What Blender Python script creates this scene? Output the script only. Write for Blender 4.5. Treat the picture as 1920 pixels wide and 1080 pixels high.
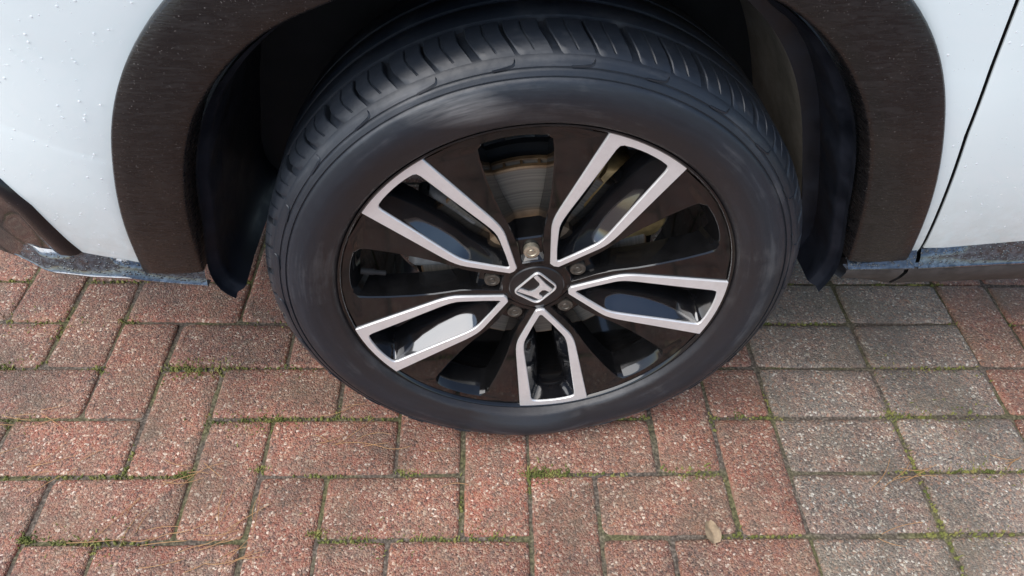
import bpy, math, random
import numpy as np
from mathutils import Vector, Matrix, noise
random.seed(7); rng = np.random.default_rng(7)
S = bpy.context.scene
for o in list(bpy.data.objects): bpy.data.objects.remove(o)
COL = S.collection

# ------------------------------------------------------------ camera
cam_data = bpy.data.cameras.new('camera'); cam = bpy.data.objects.new('camera', cam_data); COL.objects.link(cam)
right = Vector((0.99924758, -0.02380601, 0.03061948)); up = Vector((-0.0037912, 0.72573319, 0.68796581)); fwd = Vector((0.0385993, 0.68756426, -0.72509688))
M = Matrix((right, up, -fwd)).transposed().to_4x4(); M.translation = Vector((-0.46771804, -0.43839863, 0.97461269))
cam.matrix_world = M
cam_data.sensor_width = 36.0; cam_data.lens = 1344.33 / 1920 * 36.0; cam_data.clip_start = 0.02; cam_data.clip_end = 500
S.camera = cam

# ------------------------------------------------------------ sky, sun, exposure
SUN_EL, SUN_AZ = 56.0, 236.0          # azimuth measured clockwise from +Y
w = bpy.data.worlds.new('World'); S.world = w; w.use_nodes = True
nt = w.node_tree; nt.nodes.clear()
sky = nt.nodes.new('ShaderNodeTexSky'); sky.sky_type = 'NISHITA'; sky.sun_disc = False
sky.sun_elevation = math.radians(SUN_EL); sky.sun_rotation = math.radians(SUN_AZ)
sky.air_density = 1.0; sky.dust_density = 1.2; sky.ozone_density = 0.3
bg = nt.nodes.new('ShaderNodeBackground'); bg.inputs['Strength'].default_value = 0.11
wo = nt.nodes.new('ShaderNodeOutputWorld')
nt.links.new(sky.outputs[0], bg.inputs[0]); nt.links.new(bg.outputs[0], wo.inputs[0])
sd = bpy.data.lights.new('sun', 'SUN'); sd.energy = 2.1; sd.angle = math.radians(66); sd.color = (1.0, 0.985, 0.955)
sun = bpy.data.objects.new('sun', sd); COL.objects.link(sun)
az, el = math.radians(SUN_AZ), math.radians(SUN_EL)
sv = Vector((math.sin(az) * math.cos(el), math.cos(az) * math.cos(el), math.sin(el)))
sun.rotation_euler = sv.to_track_quat('Z', 'Y').to_euler(); sun.location = sv * 5
S.view_settings.view_transform = 'Standard'; S.view_settings.look = 'None'; S.view_settings.gamma = 1.0
S.view_settings.use_curve_mapping = False
S.view_settings.exposure = 0.94

# ------------------------------------------------------------ material helpers
def new_mat(name):
    m = bpy.data.materials.new(name); m.use_nodes = True
    t = m.node_tree; b = t.nodes['Principled BSDF']
    return m, t, b
def N(t, typ, **kw):
    n = t.nodes.new(typ)
    for k, v in kw.items(): setattr(n, k, v)
    return n
def ramp(t, src, stops, interp='LINEAR'):
    r = N(t, 'ShaderNodeValToRGB'); r.color_ramp.interpolation = interp
    e = r.color_ramp.elements
    while len(e) < len(stops): e.new(0.5)
    for el_, (p, c) in zip(e, stops):
        el_.position = p; el_.color = (c, c, c, 1) if isinstance(c, (int, float)) else (*c, 1)
    t.links.new(src, r.inputs[0]); return r.outputs[0]
def mixc(t, fac, a, b, blend='MIX'):
    m = N(t, 'ShaderNodeMix', data_type='RGBA', blend_type=blend)
    for s, v in ((m.inputs[0], fac), (m.inputs[6], a), (m.inputs[7], b)):
        if hasattr(v, 'is_output'): t.links.new(v, s)
        elif isinstance(v, (int, float)): s.default_value = v
        else: s.default_value = (*v, 1)
    return m.outputs[2]
def mth(t, op, a, b=0.0):
    m = N(t, 'ShaderNodeMath', operation=op)
    for s, v in ((m.inputs[0], a), (m.inputs[1], b)):
        if hasattr(v, 'is_output'): t.links.new(v, s)
        else: s.default_value = v
    return m.outputs[0]
def tex(t, kind, scale, vec=None, **kw):
    n = N(t, kind); n.inputs['Scale'].default_value = scale
    for k, v in kw.items(): n.inputs[k].default_value = v
    if vec is not None: t.links.new(vec, n.inputs['Vector'])
    return n
def pos(t, scale=None, obj=False):
    if obj:
        v = N(t, 'ShaderNodeTexCoord').outputs['Object']
    else:
        v = N(t, 'ShaderNodeNewGeometry').outputs['Position']
    if scale:
        mp = N(t, 'ShaderNodeMapping'); mp.inputs['Scale'].default_value = scale
        t.links.new(v, mp.inputs['Vector']); v = mp.outputs[0]
    return v
def bump(t, b, h, strength, dist):
    n = N(t, 'ShaderNodeBump'); n.inputs['Strength'].default_value = strength; n.inputs['Distance'].default_value = dist
    t.links.new(h, n.inputs['Height']); t.links.new(n.outputs[0], b.inputs['Normal'])

def mat_paver():
    m, t, b = new_mat('paver_concrete')
    p = pos(t)
    tone = N(t, 'ShaderNodeAttribute', attribute_type='OBJECT', attribute_name='tone').outputs['Fac']
    rnd = N(t, 'ShaderNodeObjectInfo').outputs['Random']
    blot = tex(t, 'ShaderNodeTexNoise', 14, p, Detail=3).outputs['Fac']
    fine = tex(t, 'ShaderNodeTexNoise', 60, p, Detail=4, Roughness=0.7).outputs['Fac']
    tn = mth(t, 'ADD', tone, mth(t, 'MULTIPLY', mth(t, 'SUBTRACT', blot, 0.5), 1.7))
    tn = mth(t, 'ADD', tn, mth(t, 'MULTIPLY', mth(t, 'SUBTRACT', fine, 0.5), 0.9))
    base = ramp(t, tn, [(0.0, (0.36, 0.088, 0.045)), (0.35, (0.33, 0.125, 0.085)), (0.7, (0.27, 0.175, 0.135)), (1.0, (0.20, 0.20, 0.18))])
    base = mixc(t, 1.0, base, ramp(t, rnd, [(0, 0.70), (1, 1.16)]), 'MULTIPLY')
    # cement skin: orange, soot and grey-green patches a few centimetres across
    pt = tex(t, 'ShaderNodeTexNoise', 38, p, Detail=4, Roughness=0.6); sq = N(t, 'ShaderNodeSeparateColor'); t.links.new(pt.outputs['Color'], sq.inputs[0])
    base = mixc(t, mth(t, 'MULTIPLY', ramp(t, sq.outputs[0], [(0.54, 0.0), (0.70, 0.75)]), ramp(t, tone, [(0.3, 1.0), (0.85, 0.25)])), base, (0.44, 0.17, 0.085))
    base = mixc(t, ramp(t, sq.outputs[1], [(0.54, 0.0), (0.70, 0.75)]), base, (0.135, 0.12, 0.11))
    base = mixc(t, ramp(t, sq.outputs[2], [(0.56, 0.0), (0.72, 0.65)]), base, (0.30, 0.29, 0.245))
    # exposed aggregate, two sizes of stone
    wv = tex(t, 'ShaderNodeTexNoise', 160, p, Detail=1)
    wp = N(t, 'ShaderNodeVectorMath', operation='MULTIPLY_ADD')
    t.links.new(wv.outputs['Color'], wp.inputs[0]); wp.inputs[1].default_value = (0.0035,) * 3; t.links.new(p, wp.inputs[2])
    v1 = tex(t, 'ShaderNodeTexVoronoi', 340, wp.outputs[0]); v2 = tex(t, 'ShaderNodeTexVoronoi', 680, wp.outputs[0])
    v3 = tex(t, 'ShaderNodeTexVoronoi', 190, wp.outputs[0])
    s1 = N(t, 'ShaderNodeSeparateColor'); t.links.new(v1.outputs['Color'], s1.inputs[0])
    s2 = N(t, 'ShaderNodeSeparateColor'); t.links.new(v2.outputs['Color'], s2.inputs[0])
    s3 = N(t, 'ShaderNodeSeparateColor'); t.links.new(v3.outputs['Color'], s3.inputs[0])
    g1 = ramp(t, s1.outputs[0], [(0.0, (0.05, 0.042, 0.04)), (0.16, (0.12, 0.09, 0.08)), (0.36, (0.27, 0.19, 0.16)), (0.52, (0.42, 0.22, 0.14)), (0.68, (0.36, 0.25, 0.19)), (0.86, (0.46, 0.37, 0.29)), (0.95, (0.66, 0.60, 0.50)), (1.0, (0.86, 0.84, 0.78))])
    g2 = ramp(t, s2.outputs[1], [(0.0, (0.05, 0.042, 0.04)), (0.25, (0.17, 0.125, 0.11)), (0.55, (0.34, 0.25, 0.21)), (0.88, (0.44, 0.34, 0.28)), (1.0, (0.74, 0.70, 0.64))])
    m1 = mth(t, 'MULTIPLY', mth(t, 'GREATER_THAN', s1.outputs[1], 0.44), 0.70)
    c = mixc(t, 0.47, base, g2)
    c = mixc(t, m1, c, g1)
    # a few large pale stones
    big = mth(t, 'MULTIPLY', mth(t, 'GREATER_THAN', s3.outputs[2], 0.965), mth(t, 'LESS_THAN', v3.outputs['Distance'], 0.42))
    c = mixc(t, mth(t, 'MULTIPLY', big, 0.85), c, (0.70, 0.66, 0.58))
    dirt = tex(t, 'ShaderNodeTexNoise', 7, p, Detail=5, Roughness=0.65).outputs['Fac']
    c = mixc(t, ramp(t, dirt, [(0.46, 0.0), (0.70, 0.70)]), c, (0.16, 0.135, 0.10))
    damp = tex(t, 'ShaderNodeTexNoise', 4.5, p, Detail=5, Roughness=0.6).outputs['Fac']
    c = mixc(t, 1.0, c, ramp(t, damp, [(0.34, 0.60), (0.5, 0.95), (0.66, 1.16)]), 'MULTIPLY')
    c = mixc(t, 1.0, c, ramp(t, tone, [(0.35, (0.98, 0.83, 0.725)), (0.85, (0.985, 0.945, 0.88))]), 'MULTIPLY')
    t.links.new(c, b.inputs['Base Color'])
    rg = ramp(t, damp, [(0.38, 0.38), (0.62, 0.72)]); t.links.new(rg, b.inputs['Roughness'])
    h = mth(t, 'ADD', mth(t, 'MULTIPLY', v1.outputs['Distance'], -0.6), mth(t, 'MULTIPLY', v2.outputs['Distance'], -0.4))
    h = mth(t, 'ADD', h, mth(t, 'MULTIPLY', fine, 0.8))
    bump(t, b, h, 1.0, 0.0026)
    return m
def mat_bed():
    m, t, b = new_mat('joint_soil'); p = pos(t)
    n1 = tex(t, 'ShaderNodeTexNoise', 9, p, Detail=4).outputs['Fac']; n2 = tex(t, 'ShaderNodeTexNoise', 220, p, Detail=3).outputs['Fac']
    soil = ramp(t, n2, [(0.3, (0.040, 0.032, 0.025)), (0.52, (0.11, 0.086, 0.066)), (0.75, (0.26, 0.215, 0.17))])
    moss = ramp(t, n2, [(0.3, (0.045, 0.045, 0.016)), (0.6, (0.14, 0.135, 0.045)), (0.8, (0.26, 0.24, 0.10))])
    c = mixc(t, ramp(t, n1, [(0.46, 0.0), (0.60, 0.7)]), soil, moss)
    t.links.new(c, b.inputs['Base Color']); b.inputs['Roughness'].default_value = 0.95
    bump(t, b, n2, 0.8, 0.003); return m
def mat_far():
    m, t, b = new_mat('far_paving'); p = pos(t)
    br = N(t, 'ShaderNodeTexBrick'); br.inputs['Scale'].default_value = 2.5
    br.inputs['Color1'].default_value = (0.25, 0.13, 0.105, 1); br.inputs['Color2'].default_value = (0.2, 0.15, 0.125, 1); br.inputs['Mortar'].default_value = (0.05, 0.05, 0.03, 1)
    t.links.new(p, br.inputs['Vector']); n = tex(t, 'ShaderNodeTexNoise', 120, p, Detail=3).outputs['Fac']
    c = mixc(t, 0.5, br.outputs[0], ramp(t, n, [(0.3, 0.4), (0.7, 1.4)]), 'MULTIPLY')
    t.links.new(c, b.inputs['Base Color']); b.inputs['Roughness'].default_value = 0.85; return m
def mat_moss():
    m, t, b = new_mat('moss'); p = pos(t)
    n = tex(t, 'ShaderNodeTexNoise', 40, p, Detail=3).outputs['Fac']
    c = ramp(t, n, [(0.28, (0.06, 0.08, 0.016)), (0.46, (0.14, 0.15, 0.035)), (0.6, (0.24, 0.225, 0.065)), (0.75, (0.24, 0.165, 0.07))])
    t.links.new(c, b.inputs['Base Color']); b.inputs['Roughness'].default_value = 0.9; return m
def mat_simple(name, col, rough, metal=0.0, coat=0.0, spec=0.5, nscale=0, namp=0.0, bstr=0, bscale=200, bdist=0.001, rvar=0.0):
    m, t, b = new_mat(name)
    b.inputs['Base Color'].default_value = (*col, 1); b.inputs['Roughness'].default_value = rough
    b.inputs['Metallic'].default_value = metal; b.inputs['Coat Weight'].default_value = coat; b.inputs['Coat Roughness'].default_value = 0.04
    b.inputs['Specular IOR Level'].default_value = spec
    p = pos(t, obj=True)
    if nscale:
        n = tex(t, 'ShaderNodeTexNoise', nscale, p, Detail=5, Roughness=0.6).outputs['Fac']
        lo = tuple(x * (1 - namp) for x in col); hi = tuple(min(1, x * (1 + namp)) for x in col)
        t.links.new(ramp(t, n, [(0.3, lo), (0.7, hi)]), b.inputs['Base Color'])
        if rvar: t.links.new(ramp(t, n, [(0.3, max(0.02, rough - rvar)), (0.7, rough + rvar)]), b.inputs['Roughness'])
    if bstr:
        n2 = tex(t, 'ShaderNodeTexNoise', bscale, p, Detail=3).outputs['Fac']; bump(t, b, n2, bstr, bdist)
    return m
def mat_body():
    m, t, b = new_mat('white_paint'); p = pos(t, obj=True)
    b.inputs['Base Color'].default_value = (0.78, 0.86, 0.86, 1); b.inputs['Roughness'].default_value = 0.35
    b.inputs['Coat Weight'].default_value = 1.0; b.inputs['Coat Roughness'].default_value = 0.03
    sp = N(t, 'ShaderNodeSeparateXYZ'); t.links.new(p, sp.inputs[0])
    n = tex(t, 'ShaderNodeTexNoise', 45, p, Detail=5, Roughness=0.7).outputs['Fac']
    low = ramp(t, sp.outputs['Z'], [(0.30, 1.0), (0.47, 0.0)])       # road spray grime low on the panels
    f = mth(t, 'MULTIPLY', low, ramp(t, n, [(0.35, 0.0), (0.7, 0.5)]))
    t.links.new(mixc(t, f, (0.78, 0.86, 0.86), (0.44, 0.40, 0.33)), b.inputs['Base Color'])
    return m
def mat_clad():
    m, t, b = new_mat('arch_plastic'); p = pos(t, obj=True)
    # fine wavy run-marks left by drying water, road dust
    sc = pos(t, (16, 16, 95), obj=True)
    wob = tex(t, 'ShaderNodeTexNoise', 2.2, sc, Detail=4, Roughness=0.65, Distortion=1.6).outputs['Fac']
    gr = tex(t, 'ShaderNodeTexNoise', 520, p, Detail=2).outputs['Fac']
    blot = tex(t, 'ShaderNodeTexNoise', 16, p, Detail=5).outputs['Fac']
    c = ramp(t, wob, [(0.34, (0.0065, 0.006, 0.0065)), (0.5, (0.009, 0.0083, 0.0088)), (0.68, (0.017, 0.0155, 0.016))])
    c = mixc(t, ramp(t, blot, [(0.5, 0.0), (0.72, 0.5)]), c, (0.020, 0.016, 0.014))
    c = mixc(t, mth(t, 'MULTIPLY', mth(t, 'GREATER_THAN', gr, 0.70), 0.5), c, (0.22, 0.20, 0.19))
    t.links.new(c, b.inputs['Base Color'])
    t.links.new(ramp(t, wob, [(0.35, 0.18), (0.65, 0.40)]), b.inputs['Roughness'])
    h = mth(t, 'ADD', mth(t, 'MULTIPLY', wob, 0.9), mth(t, 'MULTIPLY', gr, 0.12))
    bump(t, b, h, 0.32, 0.0012); return m
def mat_tyre():
    m, t, b = new_mat('tyre_rubber'); p = pos(t, obj=True)
    n = tex(t, 'ShaderNodeTexNoise', 11, p, Detail=6, Roughness=0.65).outputs['Fac']
    n2 = tex(t, 'ShaderNodeTexNoise', 90, p, Detail=4, Roughness=0.7).outputs['Fac']
    sp = N(t, 'ShaderNodeSeparateXYZ'); t.links.new(p, sp.inputs[0])
    rr = mth(t, 'SQRT', mth(t, 'ADD', mth(t, 'POWER', sp.outputs['X'], 2.0), mth(t, 'POWER', sp.outputs['Z'], 2.0)))
    # circular polish / scuff streaks
    ang = mth(t, 'ARCTAN2', sp.outputs['Z'], sp.outputs['X'])
    cv = N(t, 'ShaderNodeCombineXYZ'); t.links.new(mth(t, 'MULTIPLY', ang, 0.9), cv.inputs[0]); t.links.new(mth(t, 'MULTIPLY', rr, 34.0), cv.inputs[1])
    st = tex(t, 'ShaderNodeTexNoise', 1.6, cv.outputs[0], Detail=5, Roughness=0.65).outputs['Fac']
    c = ramp(t, st, [(0.28, (0.009, 0.012, 0.017)), (0.52, (0.0145, 0.0185, 0.0255)), (0.76, (0.028, 0.034, 0.044))])
    # brown road dust kept near the bead
    d = mth(t, 'MULTIPLY', ramp(t, rr, [(0.246, 0.85), (0.268, 0.55), (0.287, 0.0)]), ramp(t, n, [(0.25, 0.45), (0.7, 1.0)]))
    c = mixc(t, d, c, (0.024, 0.0185, 0.0165))
    sc = ramp(t, mth(t, 'ADD', mth(t, 'MULTIPLY', n, 0.6), mth(t, 'MULTIPLY', st, 0.6)), [(0.64, 0.0), (0.80, 0.75)])
    c = mixc(t, mth(t, 'MULTIPLY', sc, 0.6), c, (0.11, 0.11, 0.11))
    # pale scuff with a highlight painted in, upper left of the sidewall
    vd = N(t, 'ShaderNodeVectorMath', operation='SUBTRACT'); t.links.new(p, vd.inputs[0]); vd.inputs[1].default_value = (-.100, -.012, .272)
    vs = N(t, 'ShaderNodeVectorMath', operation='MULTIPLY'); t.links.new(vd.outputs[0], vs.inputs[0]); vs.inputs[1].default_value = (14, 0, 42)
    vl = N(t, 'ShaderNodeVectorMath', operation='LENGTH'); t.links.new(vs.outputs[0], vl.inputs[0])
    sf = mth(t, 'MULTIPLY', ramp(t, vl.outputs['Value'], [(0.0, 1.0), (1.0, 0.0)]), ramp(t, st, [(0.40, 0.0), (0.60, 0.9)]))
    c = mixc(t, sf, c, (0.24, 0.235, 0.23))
    t.links.new(c, b.inputs['Base Color'])
    t.links.new(ramp(t, n2, [(0.3, 0.34), (0.7, 0.52)]), b.inputs['Roughness'])
    bump(t, b, mth(t, 'ADD', n2, mth(t, 'MULTIPLY', st, 1.5)), 0.25, 0.001); return m
def mat_machined():
    m, t, b = new_mat('machined_alloy'); p = pos(t, obj=True)
    sp = N(t, 'ShaderNodeSeparateXYZ'); t.links.new(p, sp.inputs[0])
    rr = mth(t, 'SQRT', mth(t, 'ADD', mth(t, 'POWER', sp.outputs['X'], 2.0), mth(t, 'POWER', sp.outputs['Z'], 2.0)))
    cv = N(t, 'ShaderNodeCombineXYZ'); t.links.new(mth(t, 'MULTIPLY', rr, 900.0), cv.inputs[0])
    ln = tex(t, 'ShaderNodeTexNoise', 1.0, cv.outputs[0], Detail=2).outputs['Fac']
    gr = tex(t, 'ShaderNodeTexNoise', 60, p, Detail=5, Roughness=0.7).outputs['Fac']
    c = ramp(t, gr, [(0.3, (0.84, 0.82, 0.80)), (0.7, (0.93, 0.92, 0.905))])
    t.links.new(c, b.inputs['Base Color']); b.inputs['Metallic'].default_value = 0.6; b.inputs['Roughness'].default_value = 0.44
    b.inputs['Coat Weight'].default_value = 0.5; b.inputs['Coat Roughness'].default_value = 0.1
    bump(t, b, ln, 0.12, 0.0004); return m
def mat_trim():
    m, t, b = new_mat('wet_dark_trim'); p = pos(t, obj=True)
    v = tex(t, 'ShaderNodeTexNoise', 150, p, Detail=3, Roughness=0.55, Distortion=0.4).outputs['Fac']
    v2 = tex(t, 'ShaderNodeTexNoise', 420, p, Detail=2).outputs['Fac']
    c = ramp(t, v, [(0.40, (0.012, 0.016, 0.022)), (0.56, (0.050, 0.066, 0.085)), (0.70, (0.085, 0.108, 0.135))])
    t.links.new(c, b.inputs['Base Color']); b.inputs['Metallic'].default_value = 0.35
    t.links.new(ramp(t, v, [(0.4, 0.06), (0.6, 0.24)]), b.inputs['Roughness'])
    b.inputs['IOR'].default_value = 1.8; b.inputs['Coat Weight'].default_value = 1.0; b.inputs['Coat IOR'].default_value = 1.7; b.inputs['Coat Roughness'].default_value = 0.04
    bump(t, b, mth(t, 'ADD', v, mth(t, 'MULTIPLY', v2, 0.35)), 0.35, 0.0015); return m
def mat_felt():
    m, t, b = new_mat('liner_felt'); p = pos(t, obj=True)
    n = tex(t, 'ShaderNodeTexNoise', 18, p, Detail=6, Roughness=0.7).outputs['Fac']
    t.links.new(ramp(t, n, [(0.3, (0.20, 0.18, 0.145)), (0.7, (0.36, 0.325, 0.27))]), b.inputs['Base Color'])
    b.inputs['Roughness'].default_value = 1.0; b.inputs['Specular IOR Level'].default_value = 0.1
    return m
def mat_rotor():
    m, t, b = new_mat('brake_disc_steel'); p = pos(t, obj=True)
    sp = N(t, 'ShaderNodeSeparateXYZ'); t.links.new(p, sp.inputs[0])
    rr = mth(t, 'SQRT', mth(t, 'ADD', mth(t, 'POWER', sp.outputs['X'], 2.0), mth(t, 'POWER', sp.outputs['Z'], 2.0)))
    cv = N(t, 'ShaderNodeCombineXYZ'); t.links.new(mth(t, 'MULTIPLY', rr, 260.0), cv.inputs[0])
    ln = tex(t, 'ShaderNodeTexNoise', 1.0, cv.outputs[0], Detail=3).outputs['Fac']
    n = tex(t, 'ShaderNodeTexNoise', 70, p, Detail=4).outputs['Fac']
    steel = ramp(t, ln, [(0.3, (0.14, 0.128, 0.11)), (0.7, (0.30, 0.275, 0.235))])
    rust = ramp(t, n, [(0.3, (0.15, 0.075, 0.032)), (0.7, (0.32, 0.20, 0.10))])
    edge = ramp(t, rr, [(0.1468, 0.0), (0.1482, 1.0)])
    hat = ramp(t, rr, [(0.084, 1.0), (0.09, 0.0)])
    f = mth(t, 'MAXIMUM', edge, mth(t, 'MULTIPLY', hat, 0.7))
    t.links.new(mixc(t, f, steel, rust), b.inputs['Base Color'])
    b.inputs['Metallic'].default_value = 0.35; b.inputs['Roughness'].default_value = 0.5; return m
def mat_water():
    m, t, b = new_mat('water'); b.inputs['Base Color'].default_value = (0.93, 0.95, 0.96, 1); b.inputs['Roughness'].default_value = 0.05  # near-white colour paints in the sky light that drops would focus
    tr = N(t, 'ShaderNodeBsdfTransparent'); mx = N(t, 'ShaderNodeMixShader'); mx.inputs[0].default_value = 0.6
    t.links.new(tr.outputs[0], mx.inputs[1]); t.links.new(b.outputs[0], mx.inputs[2])
    t.links.new(mx.outputs[0], t.nodes['Material Output'].inputs['Surface']); return m

PAVER, BED, FAR, MOSS = mat_paver(), mat_bed(), mat_far(), mat_moss()
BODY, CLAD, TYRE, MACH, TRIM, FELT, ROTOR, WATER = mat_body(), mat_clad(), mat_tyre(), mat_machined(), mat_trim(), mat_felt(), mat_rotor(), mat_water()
GLOSS = mat_simple('gloss_black', (0.0075, 0.0075, 0.0085), 0.08, coat=1.0, nscale=30, namp=0.35, rvar=0.03)
for k_ in ('IOR', 'Coat IOR'): GLOSS.node_tree.nodes['Principled BSDF'].inputs[k_].default_value = 1.64
RIMB = mat_simple('rim_black', (0.007, 0.0068, 0.007), 0.075, coat=0.2, spec=0.5, nscale=35, namp=0.4, rvar=0.03)
RIMB.node_tree.nodes['Principled BSDF'].inputs['Coat IOR'].default_value = 1.5
INSERT = mat_simple('bumper_black', (0.010, 0.0098, 0.0115), 0.2, nscale=35, namp=0.4, rvar=0.08)
LINER = mat_simple('liner_plastic', (0.010, 0.0125, 0.019), 0.42, nscale=25, namp=0.5, rvar=0.12, bstr=0.3, bscale=60, bdist=0.002)
DARK = mat_simple('underbody_dark', (0.010, 0.010, 0.011), 0.8, nscale=20, namp=0.4)
SILL = mat_simple('sill_plastic', (0.045, 0.040, 0.038), 0.55, nscale=45, namp=0.45, bstr=0.3, bscale=300, bdist=0.001)
GAP_SHADE = mat_simple('panel_gap_black', (0.004, 0.004, 0.005), 0.7, nscale=40, namp=0.2)
CALI = mat_simple('caliper_bronze', (0.36, 0.24, 0.10), 0.45, metal=0.4, nscale=60, namp=0.5)
IRON = mat_simple('cast_grey', (0.30, 0.29, 0.28), 0.5, metal=0.3, nscale=50, namp=0.4)
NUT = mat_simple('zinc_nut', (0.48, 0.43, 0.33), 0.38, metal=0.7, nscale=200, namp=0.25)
NUT_SHADE = mat_simple('shaded_nut', (0.10, 0.088, 0.072), 0.5, metal=0.5, nscale=200, namp=0.4)  # same zinc painted darker, standing in for shade on the other nuts
CHROME = mat_simple('satin_chrome', (0.90, 0.89, 0.87), 0.3, metal=0.6, nscale=90, namp=0.12)
CAPM = mat_simple('cap_black', (0.016, 0.015, 0.015), 0.3, nscale=60, namp=0.3)
NEEDLE = mat_simple('dry_needle', (0.44, 0.235, 0.10), 0.7, nscale=30, namp=0.4)
LEAF = mat_simple('dry_leaf', (0.27, 0.195, 0.12), 0.7, nscale=90, namp=0.3)

# ------------------------------------------------------------ object helpers
def link(name, me, mat, parent=None, smooth=True):
    o = bpy.data.objects.new(name, me); COL.objects.link(o)
    if mat is not None and not me.materials: me.materials.append(mat)
    if smooth and len(me.polygons): me.polygons.foreach_set('use_smooth', [True] * len(me.polygons))
    if parent is not None: o.parent = parent
    return o
def mk(name, verts, faces, mat, parent=None, smooth=True, auto=None):
    me = bpy.data.meshes.new(name); me.from_pydata([tuple(map(float, v)) for v in verts], [], faces); me.update()
    import bmesh
    bm = bmesh.new(); bm.from_mesh(me); bmesh.ops.remove_doubles(bm, verts=bm.verts, dist=1e-6)
    bmesh.ops.recalc_face_normals(bm, faces=bm.faces); bm.to_mesh(me); bm.free()
    o = link(name, me, mat, parent, smooth)
    if smooth and auto: me.set_sharp_from_angle(angle=math.radians(auto))
    return o
def tag(o, label=None, cat=None, group=None, kind=None):
    for k, v in (('label', label), ('category', cat), ('group', group), ('kind', kind)):
        if v: o[k] = v
    return o
class MB:
    def __init__(s): s.v = []; s.f = []
    def add(s, vs, fs):
        k = len(s.v); s.v += [tuple(x) for x in vs]; s.f += [tuple(i + k for i in f) for f in fs]
    def grid(s, P):                       # P[rows][cols] of points
        k = len(s.v); n = len(P[0])
        for r in P: s.v += [tuple(x) for x in r]
        for i in range(len(P) - 1):
            for j in range(n - 1):
                a = k + i * n + j; s.f.append((a, a + 1, a + n + 1, a + n))
    def loops(s, L, closed=True, cap0=False, cap1=False):
        k = len(s.v); n = len(L[0])
        for r in L: s.v += [tuple(x) for x in r]
        for i in range(len(L) - 1):
            for j in range(n if closed else n - 1):
                j2 = (j + 1) % n
                s.f.append((k + i * n + j, k + i * n + j2, k + (i + 1) * n + j2, k + (i + 1) * n + j))
        if cap0: s.f.append(tuple(k + j for j in range(n)))
        if cap1: s.f.append(tuple(k + (len(L) - 1) * n + j for j in range(n)))
    def build(s, name, mat, parent=None, smooth=True, auto=40): return mk(name, s.v, s.f, mat, parent, smooth, auto)
def lathe(profile, seg, a0=0.0, a1=2 * math.pi, fn=None):
    """profile (r, y); axis along y; returns MB"""
    mb = MB(); full = abs(a1 - a0 - 2 * math.pi) < 1e-6
    L = []
    for i in range(seg + (0 if full else 1)):
        a = a0 + (a1 - a0) * i / seg
        row = [(r * math.cos(a), y, r * math.sin(a)) for r, y in profile]
        if fn: row = [fn(*q) for q in row]
        L.append(row)
    n = len(profile); k = 0
    for r in L: mb.v += r
    cnt = len(L)
    for i in range(cnt if full else cnt - 1):
        i2 = (i + 1) % cnt
        for j in range(n - 1): mb.f.append((i * n + j, i2 * n + j, i2 * n + j + 1, i * n + j + 1))
    return mb

# ------------------------------------------------------------ ground and paving
g = mk('ground', [(-60, -60, -.03), (60, -60, -.03), (60, 60, -.03), (-60, 60, -.03)], [(0, 1, 2, 3)], FAR); tag(g, kind='structure')
PX0, PX1, PY0, PY1 = -22, 14, -7, 10
bv = []; bf = []
nx, ny = 120, 60
for j in range(ny + 1):
    for i in range(nx + 1):
        x = (PX0 + (PX1 - PX0) * i / nx) * .1; y = (PY0 + (PY1 - PY0) * j / ny) * .1
        bv.append((x, y, -.0042 + .0022 * noise.noise(Vector((x * 23, y * 23, 1)))))
for j in range(ny):
    for i in range(nx):
        a = j * (nx + 1) + i; bf.append((a, a + 1, a + nx + 2, a + nx + 1))
pavement = mk('pavement', bv, bf, BED); tag(pavement, kind='structure')

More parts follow.
